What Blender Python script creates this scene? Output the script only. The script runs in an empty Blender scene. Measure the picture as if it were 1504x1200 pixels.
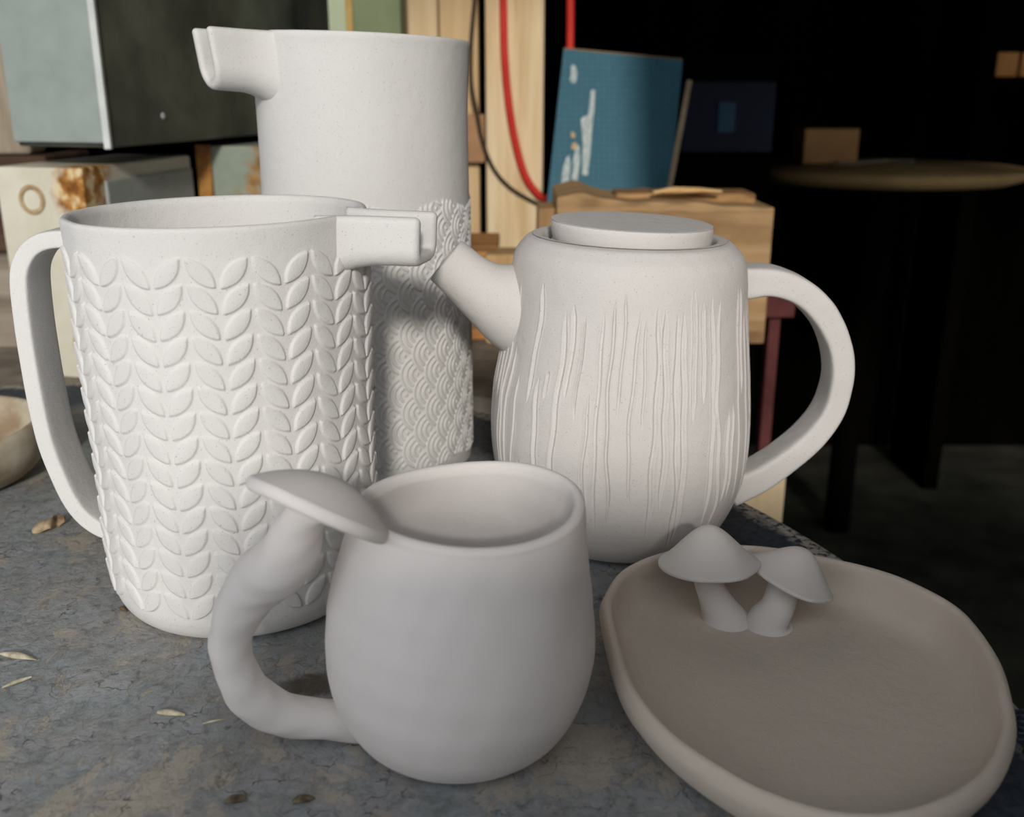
import bpy, bmesh, math, random
import numpy as np
from mathutils import Vector, Matrix
random.seed(7); RNG = np.random.default_rng(5)
C = bpy.context.scene.collection
PI = math.pi; TAU = 2*PI
# ---------------------------------------------------------------- camera
F = 1450.0; PITCH = math.radians(17.5); CH = 0.25
cp, sp = math.cos(PITCH), math.sin(PITCH)
def ray(px, py):
    u = (px-752)/F; v = (py-600)/F
    return Vector((u, cp-v*sp, -sp-v*cp))
def W(px, py, Y):            # point at distance Y in front of the camera
    d = ray(px, py); return Vector((0, 0, CH)) + d*(Y/d.y)
def G(px, py, z=0.0):        # point at height z
    d = ray(px, py); return Vector((0, 0, CH)) + d*((z-CH)/d.z)
cam = bpy.data.cameras.new('camera'); camo = bpy.data.objects.new('camera', cam); C.objects.link(camo)
camo.location = (0, 0, CH); camo.rotation_euler = (PI/2-PITCH, 0, 0)
cam.sensor_width = 36; cam.lens = 36*F/1504; cam.clip_start = 0.01
cam.dof.use_dof = True; cam.dof.focus_distance = 0.475; cam.dof.aperture_fstop = 10.0
bpy.context.scene.camera = camo
# ---------------------------------------------------------------- object helpers
def mesh_obj(name, verts, faces, mat, parent=None, smooth=True, origin=None):
    me = bpy.data.meshes.new(name)
    if isinstance(faces, np.ndarray):
        nv, nf = len(verts), len(faces)
        me.vertices.add(nv); me.vertices.foreach_set('co', np.asarray(verts, dtype=np.float32).ravel())
        me.loops.add(nf*4); me.loops.foreach_set('vertex_index', faces.astype(np.int32).ravel())
        me.polygons.add(nf); me.polygons.foreach_set('loop_start', np.arange(0, nf*4, 4, dtype=np.int32))
        me.update(calc_edges=True)
    else:
        me.from_pydata([tuple(v) for v in verts], [], faces)
    if smooth: me.polygons.foreach_set('use_smooth', [True]*len(me.polygons))
    for m in (mat if isinstance(mat, (list, tuple)) else [mat]): me.materials.append(m)
    me.validate()
    o = bpy.data.objects.new(name, me); C.objects.link(o)
    if parent: o.parent = parent; o.matrix_parent_inverse = Matrix.Translation(-Vector(parent.location))
    return o
def thing(name, label, cat, loc=(0,0,0), group=None):
    o = bpy.data.objects.new(name, None); C.objects.link(o); o.location = loc
    o.empty_display_size = 0.02; o['label'] = label; o['category'] = cat
    if group: o['group'] = group
    return o
def tag(o, label, cat, group=None, kind=None):
    o['label'] = label; o['category'] = cat
    if group: o['group'] = group
    if kind: o['kind'] = kind
    return o
def struct(o): o['kind'] = 'structure'; return o
def recalc(o):
    bm = bmesh.new(); bm.from_mesh(o.data); bmesh.ops.recalc_face_normals(bm, faces=bm.faces); bm.to_mesh(o.data); bm.free(); return o
def bevel(o, w, seg=3):
    m = o.modifiers.new('bevel', 'BEVEL'); m.width = w; m.segments = seg; m.limit_method = 'ANGLE'; m.angle_limit = 0.6
    return o
def wob(x, y, z, s=1.0, seed=0):    # cheap smooth pseudo noise, about -1..1
    r = np.random.default_rng(seed); out = 0
    for k in range(5):
        a = r.normal(size=3)*s*(0.7+0.5*k); p = r.uniform(0, TAU)
        out = out + np.sin(a[0]*x+a[1]*y+a[2]*z+p)/(1+0.45*k)
    return out/2.2
def grid_faces(nr, nc, closed=True):
    i = np.arange(nr-1)[:, None]; j = np.arange(nc if closed else nc-1)[None, :]
    a = i*nc+j; b = i*nc+(j+1) % nc
    return np.stack([a, b, b+nc, a+nc], -1).reshape(-1, 4)
def smooth_path(P, n):
    P = np.array(P, float); k = len(P); out = []
    for t in np.linspace(0, k-1, n):
        i = min(int(t), k-2); f = t-i
        p0 = P[max(i-1, 0)]; p1 = P[i]; p2 = P[i+1]; p3 = P[min(i+2, k-1)]
        out.append(0.5*((2*p1)+(-p0+p2)*f+(2*p0-5*p1+4*p2-p3)*f*f+(-p0+3*p1-3*p2+p3)*f**3))
    return np.array(out)
def sweep(name, path, radii, mat, parent=None, ref=(0,1,0), nseg=48, sides=32, power=2.0, cap=True, lump=0, seed=0, closed_cap=True):
    """tube along path; radii = (a along ref side, b across) per point; superellipse section; rounded ends."""
    R = np.array([r if hasattr(r, '__len__') else (r, r) for r in radii], float)
    D = smooth_path(np.hstack([np.array(path, float), R]), nseg)
    P, R = D[:, :3], D[:, 3:]
    T = np.gradient(P, axis=0); T /= np.linalg.norm(T, axis=1)[:, None]
    ref = np.array(ref, float); rings = []
    a = np.linspace(0, TAU, sides, endpoint=False)
    ca = np.sign(np.cos(a))*np.abs(np.cos(a))**(2/power); sa = np.sign(np.sin(a))*np.abs(np.sin(a))**(2/power)
    def ring(p, t, r):
        u = ref-t*ref.dot(t); u /= np.linalg.norm(u); v = np.cross(t, u)
        return p+np.outer(ca*r[0], u)+np.outer(sa*r[1], v)
    if cap:
        for q in (1.0, .8, .5, .2):
            m = min(R[0]); s = math.sqrt(max(0, 1-q*q)); rings.append(ring(P[0]-T[0]*m*.35*q, T[0], R[0]*(0.02+0.98*s)))
    for p, t, r in zip(P, T, R): rings.append(ring(p, t, r))
    if cap:
        for q in (.2, .5, .8, 1.0):
            m = min(R[-1]); s = math.sqrt(max(0, 1-q*q)); rings.append(ring(P[-1]+T[-1]*m*.35*q, T[-1], R[-1]*(0.02+0.98*s)))
    V = np.array(rings)
    if lump:
        c = V.mean(axis=1, keepdims=True); d = wob(V[...,0], V[...,1], V[...,2], 110, seed)*lump
        n = V-c; n /= np.maximum(np.linalg.norm(n, axis=2, keepdims=True), 1e-6); V = V+n*d[..., None]
    o = mesh_obj(name, V.reshape(-1, 3), grid_faces(len(rings), sides), mat, parent)
    return recalc(o)
def revolve(name, prof, n, mat, parent=None, center=(0,0), disp=None, cx=None, rot=None, loc=None, zfun=None):
    """prof: (r,z) list from bottom axis round to inner axis. disp(th,z,r,idx)->radial offset"""
    prof = np.array(prof, float); th = np.linspace(0, TAU, n, endpoint=False)
    r = np.repeat(prof[:, :1], n, 1); z = np.repeat(prof[:, 1:2], n, 1); T = np.repeat(th[None, :], len(prof), 0)
    if zfun is not None: z = zfun(T, z, r)
    if disp is not None: r = np.maximum(r+disp(T, z, r), 0.00001)
    X = r*np.cos(T)+center[0]; Y = r*np.sin(T)+center[1]
    if cx is not None: X = X+cx(z)
    V = np.stack([X, Y, z], -1).reshape(-1, 3)
    if rot is not None:
        M = np.array(rot.to_3x3()); V = V@M.T
    if loc is not None: V = V+np.array(loc)
    return mesh_obj(name, V, grid_faces(len(prof), n), mat, parent)
def dens(pts, n):
    """resample polyline with n points by catmull"""
    return smooth_path(pts, n)
def box(name, lo, hi, mat, parent=None, bev=0.002):
    x0,y0,z0 = lo; x1,y1,z1 = hi
    o = mesh_obj(name, [(x0,y0,z0),(x1,y0,z0),(x1,y1,z0),(x0,y1,z0),(x0,y0,z1),(x1,y0,z1),(x1,y1,z1),(x0,y1,z1)],
        [(0,3,2,1),(4,5,6,7),(0,1,5,4),(1,2,6,5),(2,3,7,6),(3,0,4,7)], mat, parent, smooth=False)
    if bev: bevel(o, bev)
    return o
def prism(name, foot, z0, z1, mat, parent=None, bev=0.002):
    n = len(foot); V = [(x,y,z0) for x,y in foot]+[(x,y,z1) for x,y in foot]
    Fc = [tuple(range(n))[::-1], tuple(range(n, 2*n))]+[(i, (i+1)%n, n+(i+1)%n, n+i) for i in range(n)]
    o = mesh_obj(name, V, Fc, mat, parent, smooth=False); recalc(o)
    if bev: bevel(o, bev)
    return o
def slab(name, P, thick, mat, parent=None, bev=0.001, sub=0):
    """P four corner points of front face; thickness goes backwards along +normal away from camera"""
    P = [Vector(p) for p in P]; nrm = (P[1]-P[0]).cross(P[3]-P[0]).normalized()
    if nrm.y < 0: nrm = -nrm
    V = P+[p+nrm*thick for p in P]
    o = mesh_obj(name, V, [(0,1,2,3),(7,6,5,4),(0,4,5,1),(1,5,6,2),(2,6,7,3),(3,7,4,0)], mat, parent, smooth=False)
    recalc(o)
    if bev: bevel(o, bev)
    return o
# ---------------------------------------------------------------- materials
def newmat(name, rough=0.8, metal=0.0):
    m = bpy.data.materials.new(name); m.use_nodes = True; nt = m.node_tree
    b = nt.nodes['Principled BSDF']; b.inputs['Roughness'].default_value = rough; b.inputs['Metallic'].default_value = metal
    b.inputs['Specular IOR Level'].default_value = 0.25
    return m, nt, b
def nd(nt, typ, **kw):
    n = nt.nodes.new(typ)
    for k, v in kw.items():
        if k in n.inputs.keys(): n.inputs[k].default_value = v
        else: setattr(n, k, v)
    return n
def coords(nt, scale=(1,1,1), rot=(0,0,0)):
    t = nd(nt, 'ShaderNodeTexCoord'); mp = nd(nt, 'ShaderNodeMapping'); mp.inputs['Scale'].default_value = scale; mp.inputs['Rotation'].default_value = rot
    nt.links.new(t.outputs['Object'], mp.inputs['Vector']); return mp.outputs['Vector']
def noise(nt, vec, scale, detail=4, rough=.55, dist=0):
    n = nd(nt, 'ShaderNodeTexNoise'); n.inputs['Scale'].default_value = scale; n.inputs['Detail'].default_value = detail
    n.inputs['Roughness'].default_value = rough; n.inputs['Distortion'].default_value = dist
    nt.links.new(vec, n.inputs['Vector']); return n.outputs['Fac']
def ramp(nt, fac, stops, interp='LINEAR'):
    r = nd(nt, 'ShaderNodeValToRGB'); r.color_ramp.interpolation = interp; e = r.color_ramp.elements
    while len(e) < len(stops): e.new(0.5)
    for el, (p, c) in zip(e, stops): el.position = p; el.color = (*c, 1) if len(c) == 3 else c
    nt.links.new(fac, r.inputs['Fac']); return r.outputs['Color']
def mix(nt, fac, a, b, mode='MIX'):
    m = nd(nt, 'ShaderNodeMix', data_type='RGBA', blend_type=mode)
    for s, v in ((m.inputs['Factor'], fac), (m.inputs['A'], a), (m.inputs['B'], b)):
        if isinstance(v, (int, float)): s.default_value = v
        elif isinstance(v, tuple): s.default_value = (*v, 1)
        else: nt.links.new(v, s)
    return m.outputs['Result']
def bump(nt, b, h, dist, strength=1.0, prev=None):
    n = nd(nt, 'ShaderNodeBump'); n.inputs['Distance'].default_value = dist; n.inputs['Strength'].default_value = strength
    nt.links.new(h, n.inputs['Height'])
    if prev is not None: nt.links.new(prev, n.inputs['Normal'])
    nt.links.new(n.outputs['Normal'], b.inputs['Normal']); return n.outputs['Normal']
def sr(r, g, b):   # srgb 0-255 to linear
    return tuple((c/255/12.92) if c/255 <= .04045 else ((c/255+.055)/1.055)**2.4 for c in (r, g, b))
def clay(name, col=(0.80,0.775,0.745), grain=0.0002, spots=True):
    m, nt, b = newmat(name, .92); v = coords(nt)
    big = noise(nt, v, 14, 3); c = ramp(nt, big, [(.3, tuple(x*.95 for x in col)), (.7, col)])
    if spots:
        sp_ = noise(nt, v, 1100, 2, .5); c = mix(nt, ramp(nt, sp_, [(.27, (1,1,1)), (.33, (0,0,0))]), c, tuple(x*.62 for x in col))
    nt.links.new(c, b.inputs['Base Color'])
    f = noise(nt, v, 1400, 3, .6); n1 = bump(nt, b, f, grain)
    g = noise(nt, v, 120, 4, .5); bump(nt, b, g, grain*2.2, 1.0, n1)
    return m
def simple(name, c1, c2, scale=10, stretch=(1,1,1), rough=.8, metal=0, bmp=0.0005, lo=.35, hi=.65, detail=5):
    m, nt, b = newmat(name, rough, metal); v = coords(nt, stretch); n = noise(nt, v, scale, detail, .6)
    nt.links.new(ramp(nt, n, [(lo, c1), (hi, c2)]), b.inputs['Base Color'])
    if bmp: bump(nt, b, n, bmp)
    return m
def woodmat(name, c1, c2, c3, axis='z', scale=1.0):
    m, nt, b = newmat(name, .85)
    st = {'z': (14, 14, 1.0), 'x': (1.0, 14, 14)}[axis]
    v = coords(nt, tuple(s*scale for s in st)); n = noise(nt, v, 3, 6, .6, .6)
    v2 = coords(nt, tuple(s*.35*scale for s in st)); n2 = noise(nt, v2, 3, 3, .5)
    c = ramp(nt, n, [(.3, c1), (.5, c2), (.72, c3)])
    c = mix(nt, ramp(nt, n2, [(.35, (0,0,0)), (.7, (.45,.45,.45))]), c, c1)
    nt.links.new(c, b.inputs['Base Color']); bump(nt, b, n, .0008)
    return m
def rusty(name, col, rust_lo=.52, rust_hi=.6, scale=9, rust=sr(165,105,50)):
    m, nt, b = newmat(name, .6); v = coords(nt)
    n = noise(nt, v, scale, 7, .65, .3); n2 = noise(nt, v, scale*5, 4)
    base = ramp(nt, n2, [(.3, tuple(c*.85 for c in col)), (.7, col)])
    rc = ramp(nt, n2, [(.35, tuple(c*.5 for c in rust)), (.6, rust)])
    nt.links.new(mix(nt, ramp(nt, n, [(rust_lo, (0,0,0)), (rust_hi, (1,1,1))]), base, rc), b.inputs['Base Color'])
    bump(nt, b, n, .0006); return m
M_clay = clay('white_clay', (.70,.685,.665)); M_mug = clay('smooth_grey_clay', (.74,.70,.675), .00010, False)
M_dish = clay('dish_clay', (.61,.535,.46), .00028, False); M_tea = clay('teapot_clay', (.68,.65,.625), .0002)
M_shroom = clay('mushroom_clay', (.69,.65,.62), .00008, False)
# ---------------------------------------------------------------- LEAF PITCHER
def relief_leaf(T, z, npair=16, z0=0.0165, pitch=0.0112, nrow=15, R=0.0695, phase=0.0):
    s = (T/TAU*2*npair+phase) % (2*npair); col = np.floor(s); fx = s-col-0.5       # -0.5..0.5 in column
    cw = TAU*R/(2*npair); x = fx*cw; sign = np.where(col % 2 == 0, 1.0, -1.0)
    out = np.zeros_like(z); ang = math.radians(48); L = 0.0087; Wd = 0.0041
    rowf = (z-z0)/pitch
    for dk in (-1, 0, 1):
        k = np.floor(rowf)+dk; valid = (k >= 0) & (k < nrow)
        jit = np.sin(k*12.9+col*7.7)*.0003
        zc = z0+k*pitch+0.0062+jit
        dx = x; dz = z-zc
        u = dx*math.cos(ang)*sign+dz*math.sin(ang); w = -dx*math.sin(ang)*sign+dz*math.cos(ang)
        half = Wd*np.clip(1-np.abs(u/L)**2.0, 0, 1)**.8
        q = np.abs(w)/np.maximum(half, 1e-5)
        edge = np.clip((1-q)*half/0.0009, 0, 1); edge = edge*edge*(3-2*edge)
        h = np.where((np.abs(u) < L) & valid, edge*(.00075+.0005*np.clip(1-q**2, 0, 1)), 0)
        out = np.maximum(out, h)
    return out
JC = (-0.1405, 0.479)
def build_leaf_pitcher():
    root = thing('pitcher', 'white clay pitcher covered in rows of raised leaf shapes, with tall strap handle', 'pitcher', (JC[0], JC[1], 0))
    H = 0.199
    outer = dens([(.0570,.0006),(.0620,.0035),(.0658,.0095),(.0676,.018),(.0682,.04),(.0684,.08),(.0689,.12),(.0695,.16),(.0699,.185),(.0703,H-.0035)], 560)
    rim = dens([(.0703,H-.0035),(.0702,H-.001),(.0688,H),(.0668,H-.0006),(.0658,H-.003)], 14)[1:]
    inner = dens([(.0658,H-.003),(.065,.17),(.064,.1),(.0635,.03),(.059,.012),(.03,.009),(.0001,.009)], 60)[1:]
    prof = np.vstack([[(.0001,.0004)], [(.03,.0002)], outer, rim, inner]); no = len(outer)+2
    isout = np.zeros(len(prof)); isout[2:no] = 1
    A0 = math.radians(-13)
    def zf(T, z, r):
        d = np.abs((T-A0+PI) % TAU-PI); s = 1-np.clip((.235-d)/.06, 0, 1); s = s*s*(3-2*s)
        zb = .184; return np.where(z > zb, zb+(z-zb)*(0.08+.92*s), z)+.0008*np.sin(T*1+1.0)*(z/.2)**6
    def dp(T, z, r):
        h = relief_leaf(T, z, phase=.75)*isout[:, None]
        lump = wob(np.cos(T)*3, np.sin(T)*3, z*25, 1.0, 3)*.0006*np.clip(z/.03, 0, 1)
        return h*(1+.25*wob(T*3, z*40, T, 1, 9))+lump
    revolve('body', prof, 1250, M_clay, root, JC, dp, zfun=zf)
    return root, H
def uchannel(name, origin, direction, length, halfw, depth, thick, mat, parent, corner=.007, tip_slope=0.0, square=True, lift=0, flare=0.0):
    """open spout: U section swept along direction from origin (origin on rim top, at centre line)"""
    d = Vector(direction).normalized(); side = d.cross(Vector((0,0,1))).normalized()
    def section(t, hw, dp):
        # centre line of U: from (-hw,0) down to (-hw,-dp) rounded, to (hw, -dp), up
        pts = []; c = min(corner, hw*.98)
        pts += [(-hw, 0-(dp-c)*k/6) for k in range(7)]
        pts += [(-hw+c-c*math.cos(a), -dp+c-c*math.sin(a)) for a in np.linspace(0, PI/2, 9)[1:]]
        pts += [(-hw+c+(2*hw-2*c)*k/4, -dp) for k in range(1, 5)] if hw > c*1.02 else []
        pts += [(hw-c+c*math.sin(a), -dp+c-c*math.cos(a)) for a in np.linspace(0, PI/2, 9)[1:]]
        pts += [(hw, -dp+c+(dp-c)*k/6) for k in range(1, 7)]
        P = np.array(pts); Tn = np.gradient(P, axis=0); Tn /= np.linalg.norm(Tn, axis=1)[:, None]; N = np.stack([-Tn[:,1], Tn[:,0]], 1)
        out = P-N*t; inn = P+N*t
        e1 = [P[-1]+Tn[-1]*t*math.sin(a)-N[-1]*t*math.cos(a) for a in np.linspace(0, PI, 7)[1:-1]]
        e0 = [P[0]-Tn[0]*t*math.sin(a)+N[0]*t*math.cos(a) for a in np.linspace(0, PI, 7)[1:-1]]
        return np.vstack([out, e1, inn[::-1], e0])
    rings = []; t = thick/2; n = 26
    for k in range(n):
        f = k/(n-1); rings.append((f, t, 0))
    for q in (.35, .7, .92): rings.append((1+q*t/length, t*math.sqrt(1-q*q), 0))
    V = []
    for f, tt, _ in rings:
        fl = flare*max(0, 1-f*1.6)**2
        S = section(tt, halfw*(1-.03*f)+fl, (depth-t)*(1-.04*f)+fl*1.2)
        for (a, b) in S:
            xx = f*length+tip_slope*(-b)*f
            V.append(Vector(origin)+d*xx+side*a+Vector((0,0,b-t+lift*f)))
    ns = len(V)//len(rings); Fc = [tuple(r) for r in grid_faces(len(rings), ns).tolist()]
    # cap end as strip of quads across the section thickness
    Lb = (len(rings)-1)*ns; npt = (ns-10)//2
    for base, flip in ((0, True), (Lb, False)):
        for i in range(npt-1):
            q = (base+i, base+i+1, base+npt+5+(npt-2-i), base+npt+5+(npt-1-i)); Fc.append(q if not flip else q[::-1])
        e1 = tuple(base+npt-1+k for k in range(0, 7)); e0 = tuple([base+2*npt+4]+[base+2*npt+5+k for k in range(5)]+[base])
        Fc += [e1 if flip else e1[::-1], e0 if flip else e0[::-1]]
    o = mesh_obj(name, V, Fc, mat, parent); recalc(o)
    return o
leafp, JH = build_leaf_pitcher()
uchannel('spout', (JC[0]+.0565, JC[1]-.013, JH+.0006), (math.cos(math.radians(13)), -math.sin(math.radians(13)), 0), .0445, .0130, .0205, .0058, M_clay, leafp, corner=.0055, lift=-.0005, tip_slope=-.06, flare=.006)
def strap(name, pts, Y, halfw, halft, mat, parent, nseg=70, ymap=None, seed=1):
    path = [W(x, y, Y-halfw)+Vector((0, halfw, 0)) for i, (x, y) in enumerate(pts)]
    return sweep(name, path, [(halfw, halft)]*len(path), mat, parent, ref=(0,1,0), nseg=nseg, sides=64, power=9, lump=.00025, seed=seed)
strap('handle', [(125,357),(90,352),(55,358),(33,380),(26,420),(38,520),(62,640),(88,710),(112,752),(142,777),(178,790)], JC[1]+.004, .0138, .0044, M_clay, leafp)
# ---------------------------------------------------------------- TALL PITCHER (wave scales)
TC = (-0.0975, 0.676)
def relief_scale(T, z, z0=.012, z1=.186, R0=.0685):
    ncol = 50; sx = TAU*R0/ncol; pv = .0262; R = pv/2*1.02
    x = T*R0; best = np.full(z.shape, -1e9); out = np.zeros_like(z)
    base = np.floor(x/sx)
    for dk in range(-1, 4):
        k = base+dk; cxx = k*sx
        off = np.where(k % 2 == 0, 0, .5)*pv
        j = np.round((z-off)/pv); cz = j*pv+off
        dx = x-cxx; dz = z-cz; d = np.sqrt(dx*dx+dz*dz)/R
        own = (d < 1.0) & (dx < .10*R) & (cxx > best)
        h = np.zeros_like(z)
        for a, b in ((.80,.985), (.53,.71), (.27,.44)):
            e = np.clip(np.minimum(d-a, b-d)/.05, 0, 1); h = np.maximum(h, e*e*(3-2*e))
        e = np.clip((.10-d)/.04, 0, 1); h = np.maximum(h, e)
        fade = np.clip((.1*R-dx)/(.15*R), 0, 1)
        out = np.where(own, h*fade, out); best = np.where(own, cxx, best)
    edge = np.clip((z-z0-.002*np.sin(T*9))/.002, 0, 1)*np.clip((z1-z+.003*np.sin(T*7))/.002, 0, 1)
    return out*edge*.0011
def build_tall():
    root = thing('pitcher', 'tallest white pitcher, plain above, wave scale relief below, behind the leaf pitcher', 'pitcher', (TC[0], TC[1], 0))
    H = .2865
    outer = dens([(.0640,.0005),(.0668,.003),(.0678,.01),(.0680,.05),(.0683,.1),(.0684,.15),(.0684,.19),(.0683,.22),(.0686,.25),(.0696,.275),(.0703,H-.0035)], 700)
    rim = dens([(.0703,H-.0035),(.0703,H-.001),(.069,H),(.067,H-.0006),(.0658,H-.003)], 12)[1:]
    inner = dens([(.0658,H-.003),(.064,.25),(.0635,.15),(.063,.03),(.058,.012),(.03,.009),(.0001,.009)], 50)[1:]
    prof = np.vstack([[(.0001,.0004)], [(.03,.0002)], outer, rim, inner]); isout = np.zeros(len(prof)); isout[2:2+len(outer)] = 1
    A0 = math.radians(180+38)
    def zf(T, z, r):
        d = np.abs((T-A0+PI) % TAU-PI); s = 1-np.clip((.19-d)/.06, 0, 1); s = s*s*(3-2*s); zb = .268
        return np.where(z > zb, zb+(z-zb)*(.1+.9*s), z)
    def dp(T, z, r):
        return relief_scale(T, z)*isout[:, None]+wob(np.cos(T)*3, np.sin(T)*3, z*20, 1, 12)*.0006
    revolve('body', prof, 1300, M_clay, root, TC, dp, zfun=lambda T, z, r: zf(T, z, r)-.002*np.cos(T)*(z/.28)**6)
    A = Vector((math.cos(A0), math.sin(A0), 0))
    uchannel('spout', (TC[0]+A.x*.060, TC[1]+A.y*.060, H+.0008), A, .043, .0112, .033, .0058, M_clay, root, corner=.0108, lift=.0015, tip_slope=-.12, flare=.008)
    return root
build_tall()
# ---------------------------------------------------------------- TEAPOT
PCY = .546
def silh(Y, rows):
    out = []
    for y, xl, xr in rows:
        a = W(xl, y, Y); b = W(xr, y, Y); out.append((a.z, (a.x+b.x)/2, (b.x-a.x)/2*.993))
    return out
def build_teapot():
    S = silh(PCY, [(357,766,1081),(367,758,1089),(380,753,1094),(405,749,1096),(440,746,1096),(500,736,1097),(560,724,1098),(620,719,1098),(670,723,1093),(710,735,1081),(750,760,1060),(775,784,1038),(786,800,1024)])
    S = S[::-1]; zs = [s[0] for s in S]; cxs = [s[1] for s in S]; rs = [s[2] for s in S]
    zb = zs[0]; zs = [z-zb*(1-(z-zb)/(zs[-1]-zb)) for z in zs]
    TX = cxs[-1]
    root = thing('teapot', 'white clay teapot with bark-like grooves, flat round lid and large looped handle', 'teapot', (TX, PCY, 0))
    zt = zs[-1]; rt = rs[-1]
    outer = dens([(rs[0]*.93, .0004), (rs[0], max(zs[0], .003))]+[(r, z) for r, z in zip(rs[1:], zs[1:])], 640)
    top = dens([(rt, zt), (rt-.003, zt+.0028), (rt-.008, zt+.0040), (.053, zt+.0042), (.048, zt+.0036), (.0462, zt+.0005)], 30)[1:]
    inner = dens([(.0462, zt+.0005), (.046, zt-.012), (.060, zt-.022), (.066, .08), (.06, .02), (.03, .008), (.0001, .008)], 40)[1:]
    prof = np.vstack([[(.0001,.0004)], [(.02,.0002)], outer, top, inner]); isout = np.zeros(len(prof)); isout[2:2+len(outer)] = 1
    N = 1250
    ix = np.argsort(zs); zz = np.array(zs)[ix]; cc = np.array(cxs)[ix]
    cxf = lambda z: np.interp(z, zz, cc)
    # grooves
    rng = np.random.default_rng(21); GR = []
    n = 78
    for i in range(n):
        th = TAU*(i+rng.uniform(-.3, .3))/n
        zt1 = .153+rng.uniform(-.009, .005); zb1 = rng.uniform(.016, .045); 
        m = rng.random()
        if m < .22: zb1 = rng.uniform(.085, .105)
        elif m < .40: zt1 = rng.uniform(.085, .125)
        elif m < .5: zt1 = rng.uniform(.06, .15); zb1 = zt1-rng.uniform(.012, .02)
        GR.append((th, zt1, zb1, rng.uniform(.0007, .0013), rng.uniform(.0011, .0019), rng.uniform(0, TAU), rng.uniform(.006, .024)))
    def dp(T, z, r):
        h = np.zeros_like(z)
        zr = z[:, 0]; tt = T[0]
        for th, a, b, w, dpt, ph, wa in GR:
            rows = np.where((zr < a) & (zr > b) & (isout > 0))[0]
            if len(rows) == 0: continue
            zc = zr[rows]; f = (zc-b)/(a-b)
            c = th+wa*np.sin(zc*45+ph)+wa*.4*np.sin(zc*170+ph*2)
            env = np.clip(np.minimum((1-f)*9, f*6), 0, 1)**.7
            R = r[rows, 0]
            ds = ((tt[None, :]-c[:, None]+PI) % TAU-PI)*R[:, None]
            q = ds/(w*env[:, None]+1e-5)
            g = -dpt*env[:, None]*np.clip(1-np.abs(q)**2.2, 0, 1)+dpt*.15*env[:, None]*np.exp(-((np.abs(q)-1.5)/.45)**2)
            h[rows] += np.where(np.abs(q) < 3, g, 0)
        return h+wob(np.cos(T)*3, np.sin(T)*3, z*24, 1, 31)*.0007
    revolve('body', prof, N, M_tea, root, (0, PCY), dp, cx=cxf, zfun=lambda T, z, r: z-.0024*np.cos(T)*(r/.07)*(z/.18)**5)
    # lid
    L = W(928, 325, PCY); lz = zt+.0045
    lt = L.z+.0006
    prof = dens([(.0001, lz-.004), (.040, lz-.004), (.0428, lz-.0032), (.0438, lz), (.0443, lt-.003), (.0436, lt-.0008), (.0418, lt), (.02, lt+.0001), (.0001, lt)], 90)
    revolve('lid', prof, 160, M_tea, root, (L.x, PCY), lambda T, z, r: wob(np.cos(T)*2, np.sin(T)*2, z*20, 1, 4)*.0004*(r > .01),
            zfun=lambda T, z, r: z+.0020*np.cos(T-PI*.95)*(r/.044)-.0004)
    # handle
    pts = [(1070,415),(1095,412),(1130,411),(1170,425),(1203,455),(1225,500),(1230,545),(1218,595),(1190,635),(1150,670),(1110,697),(1070,715)]
    hw = [.0125]*12; ht = [.0088,.0088,.0078,.0075,.0073,.0068,.0066,.0066,.0068,.0073,.0082,.009]
    sweep('handle', [W(x, y, PCY-.002) for x, y in pts], list(zip(hw, ht)), M_tea, root, ref=(0,1,0), nseg=80, sides=64, power=6.5, lump=.0004, seed=6)
    # spout: hollow tapered tube with flared root
    p = [W(775,455,PCY-.004), W(745,445,PCY-.006), W(715,430,PCY-.008), W(690,412,PCY-.010), W(668,393,PCY-.011), W(656,383,PCY-.011)]
    rr = [(.028,.0290),(.0232,.0238),(.0182,.0180),(.0148,.0150),(.0132,.0140),(.0128,.0136)]
    D = smooth_path(np.hstack([np.array(p), np.array(rr)]), 50); rings = []
    a = np.linspace(0, TAU, 48, endpoint=False)
    P = D[:, :3]; Rr = D[:, 3:]; T = np.gradient(P, axis=0); T /= np.linalg.norm(T, axis=1)[:, None]
    def ring(pp, t, r, tilt=0):
        u = np.array((0,1,0.)); u = u-t*u.dot(t); u /= np.linalg.norm(u); v = np.cross(t, u)
        q = pp+np.outer(np.cos(a)*r[0], u)+np.outer(np.sin(a)*r[1], v)
        return q
    for pp, t, r in zip(P, T, Rr): rings.append(ring(pp, t, r))
    e, t, r = P[-1], T[-1], Rr[-1]
    rings.append(ring(e+t*.0009, t, r-.0008)); rings.append(ring(e+t*.0010, t, r-.0020)); rings.append(ring(e+t*.0002, t, r-.0034))
    for k in range(48, 5, -3): rings.append(ring(P[k], T[k], Rr[k]-.0042))
    o = mesh_obj('spout', np.array(rings).reshape(-1, 3), grid_faces(len(rings), 48), M_tea, root); recalc(o)
build_teapot()
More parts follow.
